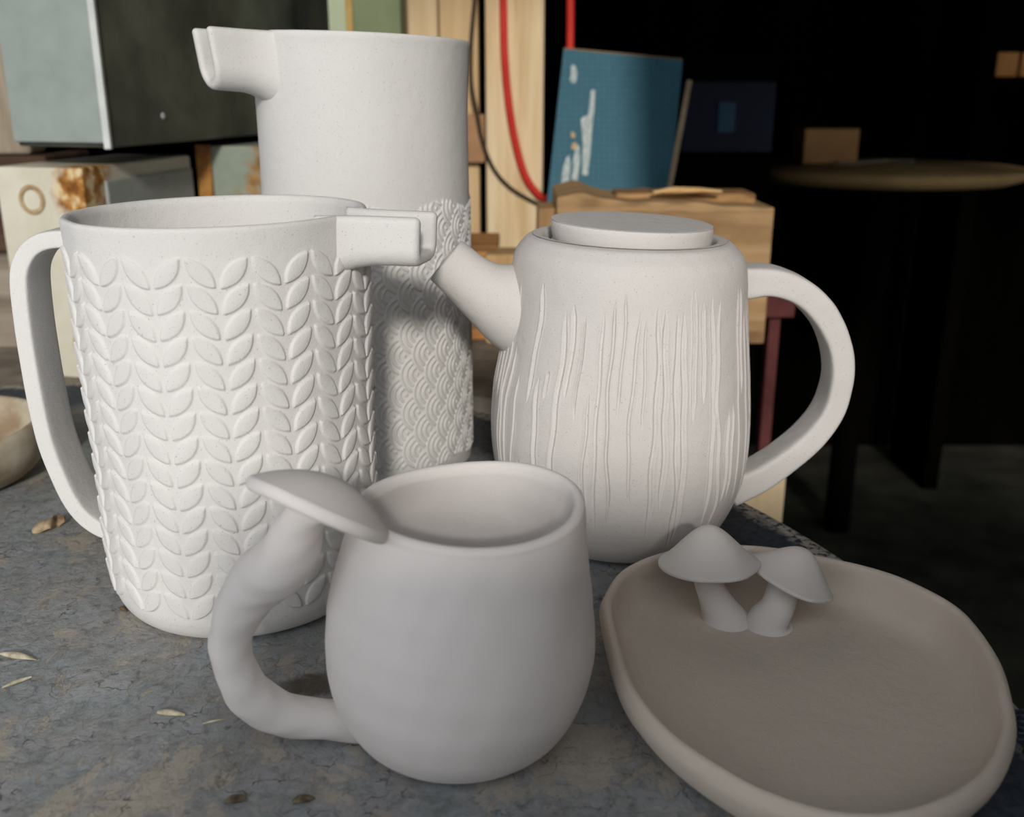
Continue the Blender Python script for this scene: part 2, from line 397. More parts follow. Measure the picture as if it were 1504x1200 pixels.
# ---------------------------------------------------------------- MUG with mushroom handle
MY = .353
def mushroom_cap(name, center, axis, R, h, mat, parent, bell=.4, under=.25, seed=0, lump=.0006, thick=.09):
    a = Vector(axis).normalized(); q = Vector((0,0,1)).rotation_difference(a).to_matrix()
    top = []
    for f in np.linspace(0, 1, 26):
        top.append((max(R*f, .00005), h*((1-bell)*(1-f**2.2)+bell*.5*(1+math.cos(PI*f)))))
    t = R*thick; edge = [(R*1.015, -t*.35), (R*1.01, -t*.8), (R*.96, -t*1.15)]
    und = [(R*f, -t*1.15+h*under*(1-f)) for f in np.linspace(.88, 0.001, 12)]
    prof = dens(np.array(top+edge+und), 90)
    return recalc(revolve(name, prof, 96, mat, parent, (0,0), lambda T, z, r: wob(np.cos(T)*1.6, np.sin(T)*1.6, r*60, 1, seed)*lump*np.clip(r/R, 0, 1)*1.5,
                   rot=q, loc=tuple(center), zfun=lambda T, z, r: z+wob(r*np.cos(T)*70, r*np.sin(T)*70, 0*z, 1, seed+1)*lump))
def build_mug():
    S = silh(MY, [(745,521,861),(790,503,864),(840,489,868),(890,480,872),(940,479,874),(990,487,866),(1030,505,850),(1060,528,828),(1074,544,808)])[::-1]
    zs = [s[0] for s in S]; z0 = zs[0]; zs = [z-z0*(1-(z-z0)/(zs[-1]-z0)) for z in zs]
    cxs = [s[1] for s in S]; rs = [s[2] for s in S]
    root = thing('mug', 'round smooth grey clay mug whose handle is a mushroom, in front of the leaf pitcher', 'mug', (cxs[-1], MY, 0))
    H = zs[-1]; rt = rs[-1]
    outer = dens([(rs[0]*.9, .0004), (rs[0]*.98, .0022)]+[(r, z) for r, z in zip(rs[1:], zs[1:])], 160)
    rim = dens([(rt, H), (rt-.0003, H+.0022), (rt-.0022, H+.0036), (rt-.0042, H+.0026), (rt-.0052, H-.001)], 14)[1:]
    inner = dens([(rt-.0052, H-.001), (rt-.003, H-.02), (rt-.0005, H-.045), (rs[3]-.006, .03), (rs[0]-.002, .011), (.02, .0075), (.0001, .007)], 70)[1:]
    prof = np.vstack([[(.0001,.0004)], [(.02,.0002)], outer, rim, inner]); ix = np.argsort(zs)
    zz = np.array(zs)[ix]; cc = np.array(cxs)[ix]
    revolve('body', prof, 320, M_mug, root, (0, MY), lambda T, z, r: (wob(np.cos(T)*2.2, np.sin(T)*2.2, z*45, 1, 8)*.0007+wob(np.cos(T)*5, np.sin(T)*5, z*110, 1, 17)*.0003)*np.clip(z/.015, 0, 1)*np.clip((.115-z)/.03, .25, 1)*(r > .01),
            cx=lambda z: np.interp(z, zz, cc), zfun=lambda T, z, r: z+.0012*np.sin(T*2+.4)*(z/H)**4)
    pts = [(590,1040,.350),(545,1056,.347),(480,1058,.342),(415,1050,.338),(363,1015,.336),(341,960,.336),(345,910,.337),(368,868,.338),(402,838,.334),(425,810,.331),(442,775,.328),(458,745,.325)]
    rr = [.0100,.0088,.0080,.0083,.0088,.0085,.0088,.0104,.0114,.0108,.0084,.0080]
    path = [W(x, y, Y) for x, y, Y in pts]
    h = sweep('handle', path, [(r*1.05, r) for r in rr], M_mug, root, ref=(0,1,0), nseg=110, sides=48, power=2.1, lump=.0010, seed=13)
    c = W(472, 741, .322)
    cap = mushroom_cap('mushroom_cap', c, (.38, .40, .84), .0262, .0110, M_mug, root, bell=.15, under=.3, thick=.15, seed=23, lump=.0006)
    cap.parent = h; cap.matrix_parent_inverse = Matrix()
    return root
build_mug()
# ---------------------------------------------------------------- DISH with two mushrooms
def build_dish():
    px = [(881,915),(886,886),(911,851),(963,828),(1040,815),(1130,815),(1215,829),(1288,848),(1352,874),(1417,913),(1466,978),(1487,1040),(1491,1090),(1466,1150),(1410,1196),(1320,1225),(1215,1222),(1120,1194),(1052,1158),(985,1110),(935,1058),(903,1005)]
    P = [G(x, y, .0205) for x, y in px]
    c = sum((p for p in P), Vector())/len(P)
    n = 260; Q = smooth_path(np.array([(p.x, p.y) for p in P+P[:3]]), (len(P)+2)*20+1)[10:10+len(P)*20]
    Q = np.vstack([smooth_path(np.array([(p.x, p.y) for p in [P[-1]]+P+P[:2]]), (len(P)+2)*20+1)])[20:20+len(P)*20]
    m = len(Q); Cc = np.array([c.x, c.y]); d = Q-Cc; L = np.linalg.norm(d, axis=1)[:, None]; dn = d/L
    # outward normals of the outline
    Tn = np.roll(Q, -3, 0)-np.roll(Q, 3, 0); Tn /= np.linalg.norm(Tn, axis=1)[:, None]; N = np.stack([Tn[:,1], -Tn[:,0]], 1)
    if (N*dn).sum() < 0: N = -N
    for _ in range(30): N = (np.roll(N, 1, 0)+N+np.roll(N, -1, 0))/3
    secs = [(-.024,.0003),(-.0185,.0006),(-.0110,.0035),(-.0052,.009),(-.0016,.0150),(0,.0205),(-.0005,.0240),(-.0018,.0262),(-.0036,.0267),(-.0052,.0256),(-.0060,.0230),(-.0072,.0170),(-.0098,.0110),(-.0145,.0072),(-.0215,.0055),(-.033,.0048)]
    secs = dens(secs, 64); rings = []
    rings.append(np.column_stack([Cc[0]+d*0.02+0, ]) if False else np.column_stack([Cc+d*.0003, np.full(m, .0002)]))
    rings.append(np.column_stack([Cc+d*.4, np.full(m, .0002)]))
    ang = np.arctan2(dn[:,1], dn[:,0])
    for off, z in secs:
        q = Q+N*off; zz = z+wob(np.cos(ang)*2.5, np.sin(ang)*2.5, ang*0, 1, 41)*.0009*(z/.025)
        q = q+N*(wob(np.cos(ang)*4, np.sin(ang)*4, z*80+ang*0, 1, 44)*.0005)[:, None]
        rings.append(np.column_stack([q, zz]))
    last = rings[-1][:, :2]-Cc
    for f in (.85, .7, .5, .3, .12, .03, .0003): rings.append(np.column_stack([Cc+last*f, (.0046+.0003*np.sin(ang*3)*f)]))
    root = thing('dish', 'shallow oval clay dish with two small mushrooms at its back, beside the mug', 'dish', (c.x, c.y, 0))
    recalc(mesh_obj('body', np.array(rings).reshape(-1, 3), grid_faces(len(rings), m), M_dish, root))
    # mushroom near
    def shroom(path, rr, cc, ax, R, h, bell, seed):
        s = sweep('mushroom', path, rr, M_shroom, root, ref=(0,1,0), nseg=40, sides=32, lump=.0005, seed=seed)
        for v_ in s.data.vertices: v_.co.z = max(v_.co.z, .0035)
        cpo = mushroom_cap('mushroom_cap', cc, ax, R, h, M_shroom, root, bell=bell, under=.35, seed=seed+2, lump=.0006)
        cpo.parent = s; cpo.matrix_parent_inverse = Matrix()
    Y1 = .434
    shroom([W(1061,915,Y1), W(1060,903,Y1), W(1050,880,Y1), W(1039,855,Y1+.001), W(1036,838,Y1+.002), W(1038,822,Y1+.003)], [.0170,.0112,.0078,.0065,.0062,.006], W(1041,825,Y1+.001), (-.04,.10,1), .0236, .0185, .62, 61)
    Y2 = .428
    shroom([W(1127,919,Y2), W(1129,909,Y2), W(1140,893,Y2), W(1148,872,Y2+.003), W(1152,856,Y2+.006), W(1154,845,Y2+.008)], [.0118,.0096,.0080,.0076,.0074,.007], W(1163,846,Y2+.006), (.36,.02,.93), .0214, .0155, .55, 71)
build_dish()
# ---------------------------------------------------------------- BOWL at left edge
def build_bowl():
    c = (-.402, .628); root = thing('bowl', 'shallow clay bowl cut off by the left picture edge, beside the strap handle', 'bowl', (c[0], c[1], 0))
    prof = dens([(.0001,.0004),(.055,.0005),(.070,.006),(.0795,.018),(.0825,.030),(.0825,.036),(.0805,.0395),(.0775,.0395),(.0755,.036),(.073,.022),(.064,.011),(.045,.0075),(.0001,.007)], 100)
    revolve('body', prof, 160, M_bowl, root, c, lambda T, z, r: wob(np.cos(T)*2.4, np.sin(T)*2.4, z*40, 1, 91)*.0016*(r > .02), zfun=lambda T, z, r: z+.0018*np.sin(T*3+1)*(z/.04)**2)
m, nt, b = newmat('bowl_clay', .8); v = coords(nt)
sx = nd(nt, 'ShaderNodeSeparateXYZ'); nt.links.new(v, sx.inputs[0]); geo = noise(nt, v, 30, 5)
nt.links.new(ramp(nt, geo, [(.3, sr(150,130,105)), (.65, sr(200,190,170))]), b.inputs['Base Color']); bump(nt, b, geo, .0012)
M_bowl = m
build_bowl()
# ---------------------------------------------------------------- TABLE
def table_material():
    m, nt, b = newmat('flaking_grey_paint', .62); b.inputs['Specular IOR Level'].default_value = .4
    v = coords(nt)
    n1 = noise(nt, v, 15, 11, .7, .7); n2 = noise(nt, v, 46, 9, .7, .5); n3 = noise(nt, v, 220, 4, .6)
    vs = coords(nt, (1, .35, 1), (0, 0, .9)); n4 = noise(nt, vs, 45, 6, .65, .4)
    paint = ramp(nt, n2, [(.28, sr(122,130,130)), (.46, sr(162,170,172)), (.6, sr(174,178,184)), (.75, sr(190,196,190))])
    paint = mix(nt, ramp(nt, n1, [(.42, (0,0,0)), (.62, (.75,.75,.75))]), paint, sr(174,166,161))
    n6 = noise(nt, v, 150, 9, .72, .6); paint = mix(nt, ramp(nt, n6, [(.34, (.55,.55,.55)), (.5, (0,0,0))]), paint, sr(92,94,92)); paint = mix(nt, ramp(nt, n6, [(.56, (0,0,0)), (.7, (.6,.6,.6))]), paint, sr(196,194,184))
    # worn tan patches
    add = nd(nt, 'ShaderNodeMath', operation='MULTIPLY_ADD'); nt.links.new(n4, add.inputs[0]); add.inputs[1].default_value = .6; nt.links.new(n1, add.inputs[2])
    peel = ramp(nt, add.outputs[0], [(.865, (0,0,0)), (.885, (.8,.8,.8))])
    n7 = noise(nt, coords(nt, (1, .6, 1), (0, 0, .5)), 70, 9, .75, .8); peel2 = ramp(nt, n7, [(.585, (0,0,0)), (.60, (.8,.8,.8))])
    paint = mix(nt, peel2, paint, sr(186,178,164))
    c = mix(nt, peel, paint, sr(192,184,170))
    # olive dirt
    n5 = noise(nt, coords(nt, (1, .5, 1), (0, 0, -.6)), 30, 9, .72, .9)
    c = mix(nt, ramp(nt, n5, [(.60, (0,0,0)), (.68, (.75,.75,.75))]), c, sr(104,100,80))
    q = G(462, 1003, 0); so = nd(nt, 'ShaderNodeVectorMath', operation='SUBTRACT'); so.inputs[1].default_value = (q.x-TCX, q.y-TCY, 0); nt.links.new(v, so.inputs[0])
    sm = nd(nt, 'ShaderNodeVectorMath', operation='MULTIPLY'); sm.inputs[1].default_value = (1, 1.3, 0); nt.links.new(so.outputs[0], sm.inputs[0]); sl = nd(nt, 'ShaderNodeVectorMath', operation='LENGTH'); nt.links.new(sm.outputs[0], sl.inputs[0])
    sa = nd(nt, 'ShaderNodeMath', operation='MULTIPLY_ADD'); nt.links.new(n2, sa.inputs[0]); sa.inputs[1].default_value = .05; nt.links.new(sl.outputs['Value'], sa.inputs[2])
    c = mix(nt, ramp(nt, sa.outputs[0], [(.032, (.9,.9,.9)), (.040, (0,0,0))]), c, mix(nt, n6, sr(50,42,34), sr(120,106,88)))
    # cracks
    vo = nd(nt, 'ShaderNodeTexVoronoi', feature='DISTANCE_TO_EDGE'); vo.inputs['Scale'].default_value = 38
    wv = nd(nt, 'ShaderNodeVectorMath', operation='MULTIPLY_ADD'); tn = nd(nt, 'ShaderNodeTexNoise'); tn.inputs['Scale'].default_value = 60; tn.inputs['Detail'].default_value = 5
    nt.links.new(v, tn.inputs['Vector']); nt.links.new(tn.outputs['Color'], wv.inputs[0]); wv.inputs[1].default_value = (.035,.035,.035); nt.links.new(v, wv.inputs[2]); nt.links.new(wv.outputs[0], vo.inputs['Vector'])
    crack = ramp(nt, vo.outputs['Distance'], [(.0, (1,1,1)), (.022, (0,0,0))])
    cm = mix(nt, ramp(nt, n2, [(.48, (0,0,0)), (.6, (1,1,1))]), (0,0,0), crack)
    c = mix(nt, cm, c, sr(58,56,50))
    c = mix(nt, ramp(nt, n3, [(.70, (0,0,0)), (.78, (.7,.7,.7))]), c, sr(200,198,188))
    # chipped pale rim
    tc = nd(nt, 'ShaderNodeTexCoord'); le = nd(nt, 'ShaderNodeVectorMath', operation='LENGTH'); sc = nd(nt, 'ShaderNodeVectorMath', operation='MULTIPLY'); sc.inputs[1].default_value = (1,1,0)
    nt.links.new(tc.outputs['Object'], sc.inputs[0]); nt.links.new(sc.outputs[0], le.inputs[0])
    ad = nd(nt, 'ShaderNodeMath', operation='MULTIPLY_ADD'); nt.links.new(n2, ad.inputs[0]); ad.inputs[1].default_value = .03; nt.links.new(le.outputs['Value'], ad.inputs[2])
    rimm = ramp(nt, ad.outputs[0], [(.553, (0,0,0)), (.556, (1,1,1)), (.5665, (1,1,1)), (.570, (0,0,0))])
    blk = ramp(nt, n3, [(.4, (0,0,0)), (.5, (1,1,1))])
    rm = nd(nt, 'ShaderNodeMix', data_type='RGBA', blend_type='MULTIPLY'); rm.inputs['Factor'].default_value = 1; nt.links.new(rimm, rm.inputs['A']); nt.links.new(blk, rm.inputs['B'])
    # shade towards the rim, painted in as darker blue-grey
    rim_shade = ramp(nt, ad.outputs[0], [(.47, (0,0,0)), (.50, (1,1,1))])
    c = mix(nt, rim_shade, c, mix(nt, ramp(nt, n3, [(.4,(0,0,0)),(.7,(1,1,1))]), sr(52,62,76), sr(84,92,104)))
    c = mix(nt, rm.outputs['Result'], c, sr(205,200,190))
    nt.links.new(c, b.inputs['Base Color'])
    nb = bump(nt, b, add.outputs[0], .006); nb = bump(nt, b, n5, .004, 1, nb); nb = bump(nt, b, n3, .0008, 1, nb); nb = bump(nt, b, peel, -.0008, 1, nb); nb = bump(nt, b, peel2, .0007, 1, nb); nb = bump(nt, b, n6, .0016, 1, nb); nb = bump(nt, b, vo.outputs['Distance'], .0006, .6, nb)
    return m
TCX, TCY, TR = -.333, .326, .555
M_table = table_material(); M_dark = simple('dark_iron', sr(22,21,20), sr(38,36,33), 20)
TCX, TCY, TR = -.333, .326, .555
def build_table():
    root = thing('table', 'round table with flaking grey-blue painted top under the clay pots', 'table', (TCX, TCY, -.75))
    prof = [(.0001,0),(.2,0),(.45,0),(.5,0),(TR-.006,0),(TR-.0035,-.0006),(TR-.001,-.0025),(TR,-.006),(TR,-.013),(TR-.002,-.0155),(TR-.01,-.016),(.0001,-.016)]
    o = revolve('tabletop', [(r, z) for r, z in prof][::-1], 256, M_table, None, (0,0)); recalc(o)
    o.location = (TCX, TCY, 0); bpy.context.view_layer.update(); o.parent = root; o.matrix_parent_inverse = Matrix.Translation(-Vector(root.location))
    for a in (45, 135, 225, 315):
        x = TCX+.33*math.cos(math.radians(a)); y = TCY+.33*math.sin(math.radians(a))
        x2 = TCX+.42*math.cos(math.radians(a)); y2 = TCY+.42*math.sin(math.radians(a))
        sweep('leg', [(x,y,-.017),(x*.5+x2*.5,y*.5+y2*.5,-.38),(x2,y2,-.748)], [.02,.018,.016], M_dark, root, ref=(1,0,0), nseg=10, sides=16, cap=False)
build_table()
# debris on the table
M_leaf = simple('dried_leaf', sr(120,95,68), sr(185,165,135), 120)
def dry_leaf():
    P = [G(48,781,.001), G(58,775,.003), G(72,770,.005), G(82,766,.003), G(95,762,.004)]
    o = sweep('dry_leaf', P, [(.0015,.0006),(.004,.0008),(.003,.001),(.004,.0008),(.002,.0006)], M_leaf, None, ref=(0,.8,.6), nseg=24, sides=12, lump=.0006, seed=3)
    tag(o, 'curled brown dry leaf scrap on the table below the strap handle', 'leaf')
dry_leaf()
M_flake = simple('pale_flake', sr(150,140,115), sr(205,198,178), 200)
def flake(p0, p1, w, h, seed, label, name='paint_flake', cat='paint flake', mat=None):
    a = G(*p0, .0006); b_ = G(*p1, .0006); P = [a, a.lerp(b_, .33)+Vector((0,0,h*.4)), a.lerp(b_, .66)+Vector((0,0,h*.3)), b_]
    o = sweep(name, P, [(w*.4, h*.4), (w, h*.8), (w*.9, h*.7), (w*.35, h*.3)], mat or M_flake, None, ref=(0,1,0), nseg=20, sides=10, lump=w*.35, seed=seed)
    tag(o, label, cat)
flake((2,960), (56,970), .0022, .0018, 5, 'long pale crust flake at the left edge of the table')
flake((232,1046), (272,1050), .0012, .0010, 6, 'thin pale flake lying on the table left of the mushroom handle')
flake((3,1010), (46,994), .0010, .0009, 8, 'narrow pale flake on the table below the long crust flake')
flake((176,893), (186,898), .0016, .0016, 7, 'small brown crumb at the left foot of the leaf pitcher', 'crumb', 'crumb', simple('crumb_brown', sr(70,58,45), sr(110,92,70), 200))
flake((298,1063), (330,1056), .0006, .0006, 11, 'tiny pale splinter beside the bottom curve of the mushroom handle', 'splinter', 'splinter')
flake((330,1178), (362,1172), .0020, .0014, 15, 'brown grit clump at the bottom edge below the mushroom handle, left of two', 'grit_clump', 'grit', simple('grit_dark', sr(70,62,48), sr(120,110,90), 300))
flake((430,1178), (462,1172), .0022, .0016, 12, 'brown grit clump at the bottom edge below the mushroom handle, right of two', 'grit_clump', 'grit', simple('grit_brown', sr(70,62,48), sr(130,118,95), 300))
flake((622,1096+44), (632,1150), .0001, .0001, 13, 'x') if False else None
# perforated mat at the right edge
def perforated():
    o0 = G(1478, 1026, .0); V = []; Fc = []; nx, ny = 9, 12; s = .0042
    for j in range(ny):
        for i in range(nx):
            x = .2045+(i+(j % 2)*.5)*s*1.1; y = .318+j*s*.95; V.append((x, y, .0012))
    idx = lambda i, j: j*nx+i
    for j in range(ny-1):
        for i in range(nx-1):
            if j % 2: Fc += [(idx(i,j), idx(i+1,j), idx(i+1,j+1)), (idx(i,j), idx(i+1,j+1), idx(i,j+1))]
            else: Fc += [(idx(i,j), idx(i+1,j), idx(i,j+1)), (idx(i+1,j), idx(i+1,j+1), idx(i,j+1))]
    bm = bmesh.new(); vs = [bm.verts.new(v_) for v_ in V]
    for f in Fc: bm.faces.new([vs[k] for k in f])
    bmesh.ops.dissolve_edges(bm, edges=[], use_verts=False)
    me = bpy.data.meshes.new('perforated_mat'); bm.to_mesh(me); bm.free()
    o = bpy.data.objects.new('perforated_mat', me); C.objects.link(o); me.materials.append(simple('mat_rubber', sr(28,34,46), sr(50,60,76), 60, rough=.4))
    w = o.modifiers.new('wire', 'WIREFRAME'); w.thickness = .0014; w.use_boundary = True
    tag(o, 'dark blue perforated mat at the right edge of the picture beyond the dish', 'mat')
perforated()
# ---------------------------------------------------------------- SETTING and added light blockers
M_floor = simple('shade_dark_earth', sr(20,20,15), sr(66,66,54), 9, rough=.95, bmp=.006, lo=.3, hi=.75, detail=8)  # earth colour darkened to carry the shade on the ground
fl = box('floor', (-3.5,-4,-.80), (4,5,-.75), M_floor, None, 0); struct(fl)
M_gloom = simple('gloom_dark_wood', sr(3,3,2), sr(8,7,6), 6, (1,1,.2), rough=1)  # near-black colour stands in for the unlit shed interior
M_gloom.node_tree.nodes['Principled BSDF'].inputs['Specular IOR Level'].default_value = 0
struct(box('wall_back', (-3.5,2.8,-.75), (4,2.9,1.10), M_gloom, None, 0))
struct(box('wall_right', (3.9,1.5,-.75), (4.0,2.8,1.10), M_gloom, None, 0))
struct(box('added_wall_left', (-1.1,.5,-.75), (-1.0,2.8,1.10), M_gloom, None, 0))  # unseen wall, added to keep side sky light off the background
struct(box('added_roof', (-3.5,-.2,1.10), (4,2.9,1.2), M_gloom, None, 0))  # unseen roof, added to cut the overhead sky light
M_blocker = woodmat('blocker_boards', sr(90,72,54), sr(130,108,84), sr(150,128,102), 'x')  # wood for the two added light blockers below
struct(box('added_wall_front', (-.10,-.29,-.75), (1.5,-.25,.335), M_blocker, None, 0))  # unseen low wall, added to keep sun off mug and dish
struct(box('side_light_blocker', (.62,-.24,-.75), (.66,.9,1.10), M_blocker, None, 0))  # unseen leaf, added to block light from the right
struct(box('added_shade_panel', (.195,.80,.325), (1.15,.83,1.10), M_gloom, None, 0))  # unseen panel, added to shade the right part of the gridded board
# ---------------------------------------------------------------- left background
def W3(px, py, Y): return W(px, py, Y)
BZ = -.02
M_conc = simple('grey_concrete', sr(120,112,102), sr(150,142,130), 30)
bench = thing('bench', 'low grey concrete bench behind the round table carrying the metal boxes', 'bench', (-.3, 1.1, -.75))
prism('bench_top', [(-.75,.90),(-.05,.90),(.02,.87),(.20,.87),(.20,1.5),(-.75,1.5)], BZ-.045, BZ, M_conc, bench, .004)
for x in (-.6, .1): box('leg', (x-.05,1.15,-.75), (x+.05,1.40,BZ-.045), M_conc, bench)
def corner_box(name, C0, Lp, Rp, z0, z1, mats, parent):
    C0, Lp, Rp = Vector(C0[:2]), Vector(Lp[:2]), Vector(Rp[:2])
    return prism(name, [tuple(C0), tuple(Rp), tuple(Lp+Rp-C0), tuple(Lp)], z0, z1, mats, parent, .002)
# white junction box
zt = .1866
c0 = Vector((-.404,.95)); lp = Vector((-.497,.972)); rp = Vector((-.372,1.175))
wb = thing('junction_box', 'cream metal junction box with rusty corner and round knockouts, under the grey cabinet', 'metal box', (-.43,1.05,BZ))
m, nt, b = newmat('cream_rusted_paint', .55); v = coords(nt)
n = noise(nt, v, 16, 7, .65, .4); n2 = noise(nt, v, 70, 4)
tc = nd(nt, 'ShaderNodeTexCoord'); ms = nd(nt, 'ShaderNodeVectorMath', operation='SUBTRACT'); ms.inputs[1].default_value = (-.402, .962, .175)
sc = nd(nt, 'ShaderNodeVectorMath', operation='MULTIPLY'); sc.inputs[1].default_value = (1, .8, .75); le = nd(nt, 'ShaderNodeVectorMath', operation='LENGTH')
nt.links.new(tc.outputs['Object'], ms.inputs[0]); nt.links.new(ms.outputs[0], sc.inputs[0]); nt.links.new(sc.outputs[0], le.inputs[0])
ad = nd(nt, 'ShaderNodeMath', operation='MULTIPLY_ADD'); nt.links.new(n, ad.inputs[0]); ad.inputs[1].default_value = -.12; nt.links.new(le.outputs['Value'], ad.inputs[2])
rm = ramp(nt, ad.outputs[0], [(0, (1,1,1)), (.0001, (0,0,0))]); 
rr_ = nd(nt, 'ShaderNodeMapRange'); rr_.inputs['From Min'].default_value = -.036; rr_.inputs['From Max'].default_value = -.012; rr_.inputs['To Min'].default_value = 1; rr_.inputs['To Max'].default_value = 0
nt.links.new(ad.outputs[0], rr_.inputs['Value'])
c = mix(nt, rr_.outputs['Result'], ramp(nt, n, [(.3, sr(205,200,180)), (.7, sr(228,224,208))]), ramp(nt, n2, [(.35, sr(120,75,30)), (.5, sr(180,125,60)), (.62, sr(225,205,160))]))
nt.links.new(c, b.inputs['Base Color']); M_cream = m
corner_box('box_body', c0, lp, rp, BZ, zt, M_cream, wb)
M_ring = simple('tan_ring', sr(160,130,90), sr(205,185,150), 60)
def on_face(a, b_, s, z, off=.0012):   # point along face a->b
    p = a.lerp(b_, s); nrm = Vector(((b_-a).y, -(b_-a).x)).normalized()
    if nrm.y > 0 and abs(nrm.y) > .5: nrm = -nrm
    return Vector((p.x+nrm.x*off, p.y+nrm.y*off, z)), Vector((nrm.x, nrm.y, 0))
def ringobj(name, cpt, nrm, R, r, mat, parent, squash=1):
    q = Vector((0,0,1)).rotation_difference(nrm).to_matrix(); V = []; n1, n2_ = 48, 10
    for i in range(n1):
        for j in range(n2_):
            a, b2 = TAU*i/n1, TAU*j/n2_; V.append(q@Vector(((R+r*math.cos(b2))*math.cos(a), (R+r*math.cos(b2))*math.sin(a)*squash, r*.5*math.sin(b2)))+cpt)
    Fc = [(i*n2_+j, ((i+1)%n1)*n2_+j, ((i+1)%n1)*n2_+(j+1)%n2_, i*n2_+(j+1)%n2_) for i in range(n1) for j in range(n2_)]
    return mesh_obj(name, V, Fc, mat, parent)
for s, z in ((.60, W(57,293,.965).z), (.20, W(97,505,.955).z)):
    p, nr = on_face(c0, lp, s, z); ringobj('knockout', p, nr, .0120, .0022, M_ring, wb)
p, nr = on_face(c0, lp, .27, W(88,405,.955).z); ringobj('screw_hole', p, nr, .0022, .0018, simple('hole_green', sr(60,62,50), sr(90,92,75), 50), wb)
# grey side panel on right face
M_gpanel = rusty('grey_panel_paint', sr(168,172,168), .60, .66, 14)
pa, nr = on_face(c0, rp, .14, BZ+.01, .002); pb, _ = on_face(c0, rp, .96, BZ+.01, .002)
pn = slab('side_panel', [(pa.x,pa.y,BZ+.01),(pb.x,pb.y,BZ+.01),(pb.x,pb.y,zt-.014),(pa.x,pa.y,zt-.014)], -.004, M_gpanel, wb, .003)
# grey cabinet
M_cab = rusty('grey_cabinet_paint', sr(160,170,166), .72, .8, 8, sr(140,140,110)); M_cabside = simple('dark_green_enamel', sr(58,60,56), sr(108,112,98), 7, rough=.45, bmp=.0001)
cz = .205; k0 = Vector((-.372,.95)); kl = Vector((-.476,.985)); kr = Vector((-.264,1.566))
gc = thing('metal_cabinet', 'large grey-green metal cabinet with dark side, resting on the rusty boxes', 'metal cabinet', (-.39,1.1,cz))
corner_box('cabinet_body', k0, kl, kr, cz, .70, M_cabside, gc)
nd_ = Vector(((kl-k0).y, -(kl-k0).x)).normalized(); nd_ = nd_ if nd_.y < 0 else -nd_
slab('door', [(k0.x-.002,k0.y,cz+.004),(kl.x,kl.y,cz+.004),(kl.x,kl.y,.70),(k0.x-.002,k0.y,.70)], -.006, M_cab, gc, .002)
M_strip = simple('bright_edge_metal', sr(190,196,194), sr(215,218,214), 20, rough=.4)
e0 = k0+nd_*.007
slab('edge_strip', [(e0.x+.0035,e0.y-.001,cz-.001),(e0.x-.003,e0.y-.001,cz-.001),(e0.x-.003,e0.y-.001,.70),(e0.x+.0035,e0.y-.001,.70)], .006, M_strip, gc, .001)
for s, z in ((.155, .232), (.30, .36)):
    p, nr = on_face(k0, kr, s, z, .001); ringobj('rivet', p, nr, .0018, .0015, M_strip, gc)
# second rusted box
gb = thing('junction_box', 'pale green metal box with orange rust streaks, between the cream box and the tallest pitcher', 'metal box', (-.3,1.3,BZ))
M_green = rusty('pale_green_rusted', sr(150,160,145), .50, .60, 12, sr(175,130,70))
box('box_body', (-.364,1.185,BZ), (-.20,1.30,.196), M_green, gb)
box('corner_strip', (-.3665,1.178,BZ), (-.350,1.1845,.198), rusty('orange_rust', sr(190,140,70), .4, .6, 30), gb, .001)
# green tall cabinet behind
gr = thing('metal_cabinet', 'pale green upright metal cabinet with rust strip, behind the tallest pitcher', 'metal cabinet', (-.2,1.40,BZ))
a = W(484,20,1.40).x; b2 = W(588,20,1.40).x
box('cabinet_body', (a,1.40,BZ), (b2,1.48,.75), simple('sage_green_paint', sr(112,124,92), sr(140,150,118), 6, (1,1,.3)), gr)
box('pale_stile', (a-.001,1.396,BZ), (a+.022,1.3995,.75), simple('pale_green_paint', sr(170,184,150), sr(200,208,184), 6, (1,1,.3)), gr, .001)
box('rust_strip', (a+.0222,1.394,BZ), (a+.031,1.3995,.75), simple('rust_paint', sr(170,130,65), sr(200,170,110), 20), gr, .001)
# left timbers
M_brown = woodmat('old_brown_wood', sr(52,38,30), sr(84,64,50), sr(110,88,70), 'x')
M_grey = woodmat('weathered_wood', sr(120,108,92), sr(165,152,132), sr(195,184,165), 'z')
o = box('timber', (-.75,1.10,.085), (-.505,1.22,.19), M_brown, None, .004); tag(o, 'dark brown timber beam left of the cream junction box, upper of two', 'timber')
o = box('timber', (-.75,1.08,BZ), (-.505,1.22,.084), woodmat('pale_grey_wood', sr(110,100,88), sr(160,150,135), sr(185,176,160), 'x'), None, .004); tag(o, 'pale grey weathered timber under the dark brown beam', 'timber')
o = box('board', (-.85,1.10,.191), (-.520,1.14,.70), M_grey, None, .004); tag(o, 'weathered upright board left of the grey cabinet', 'board')
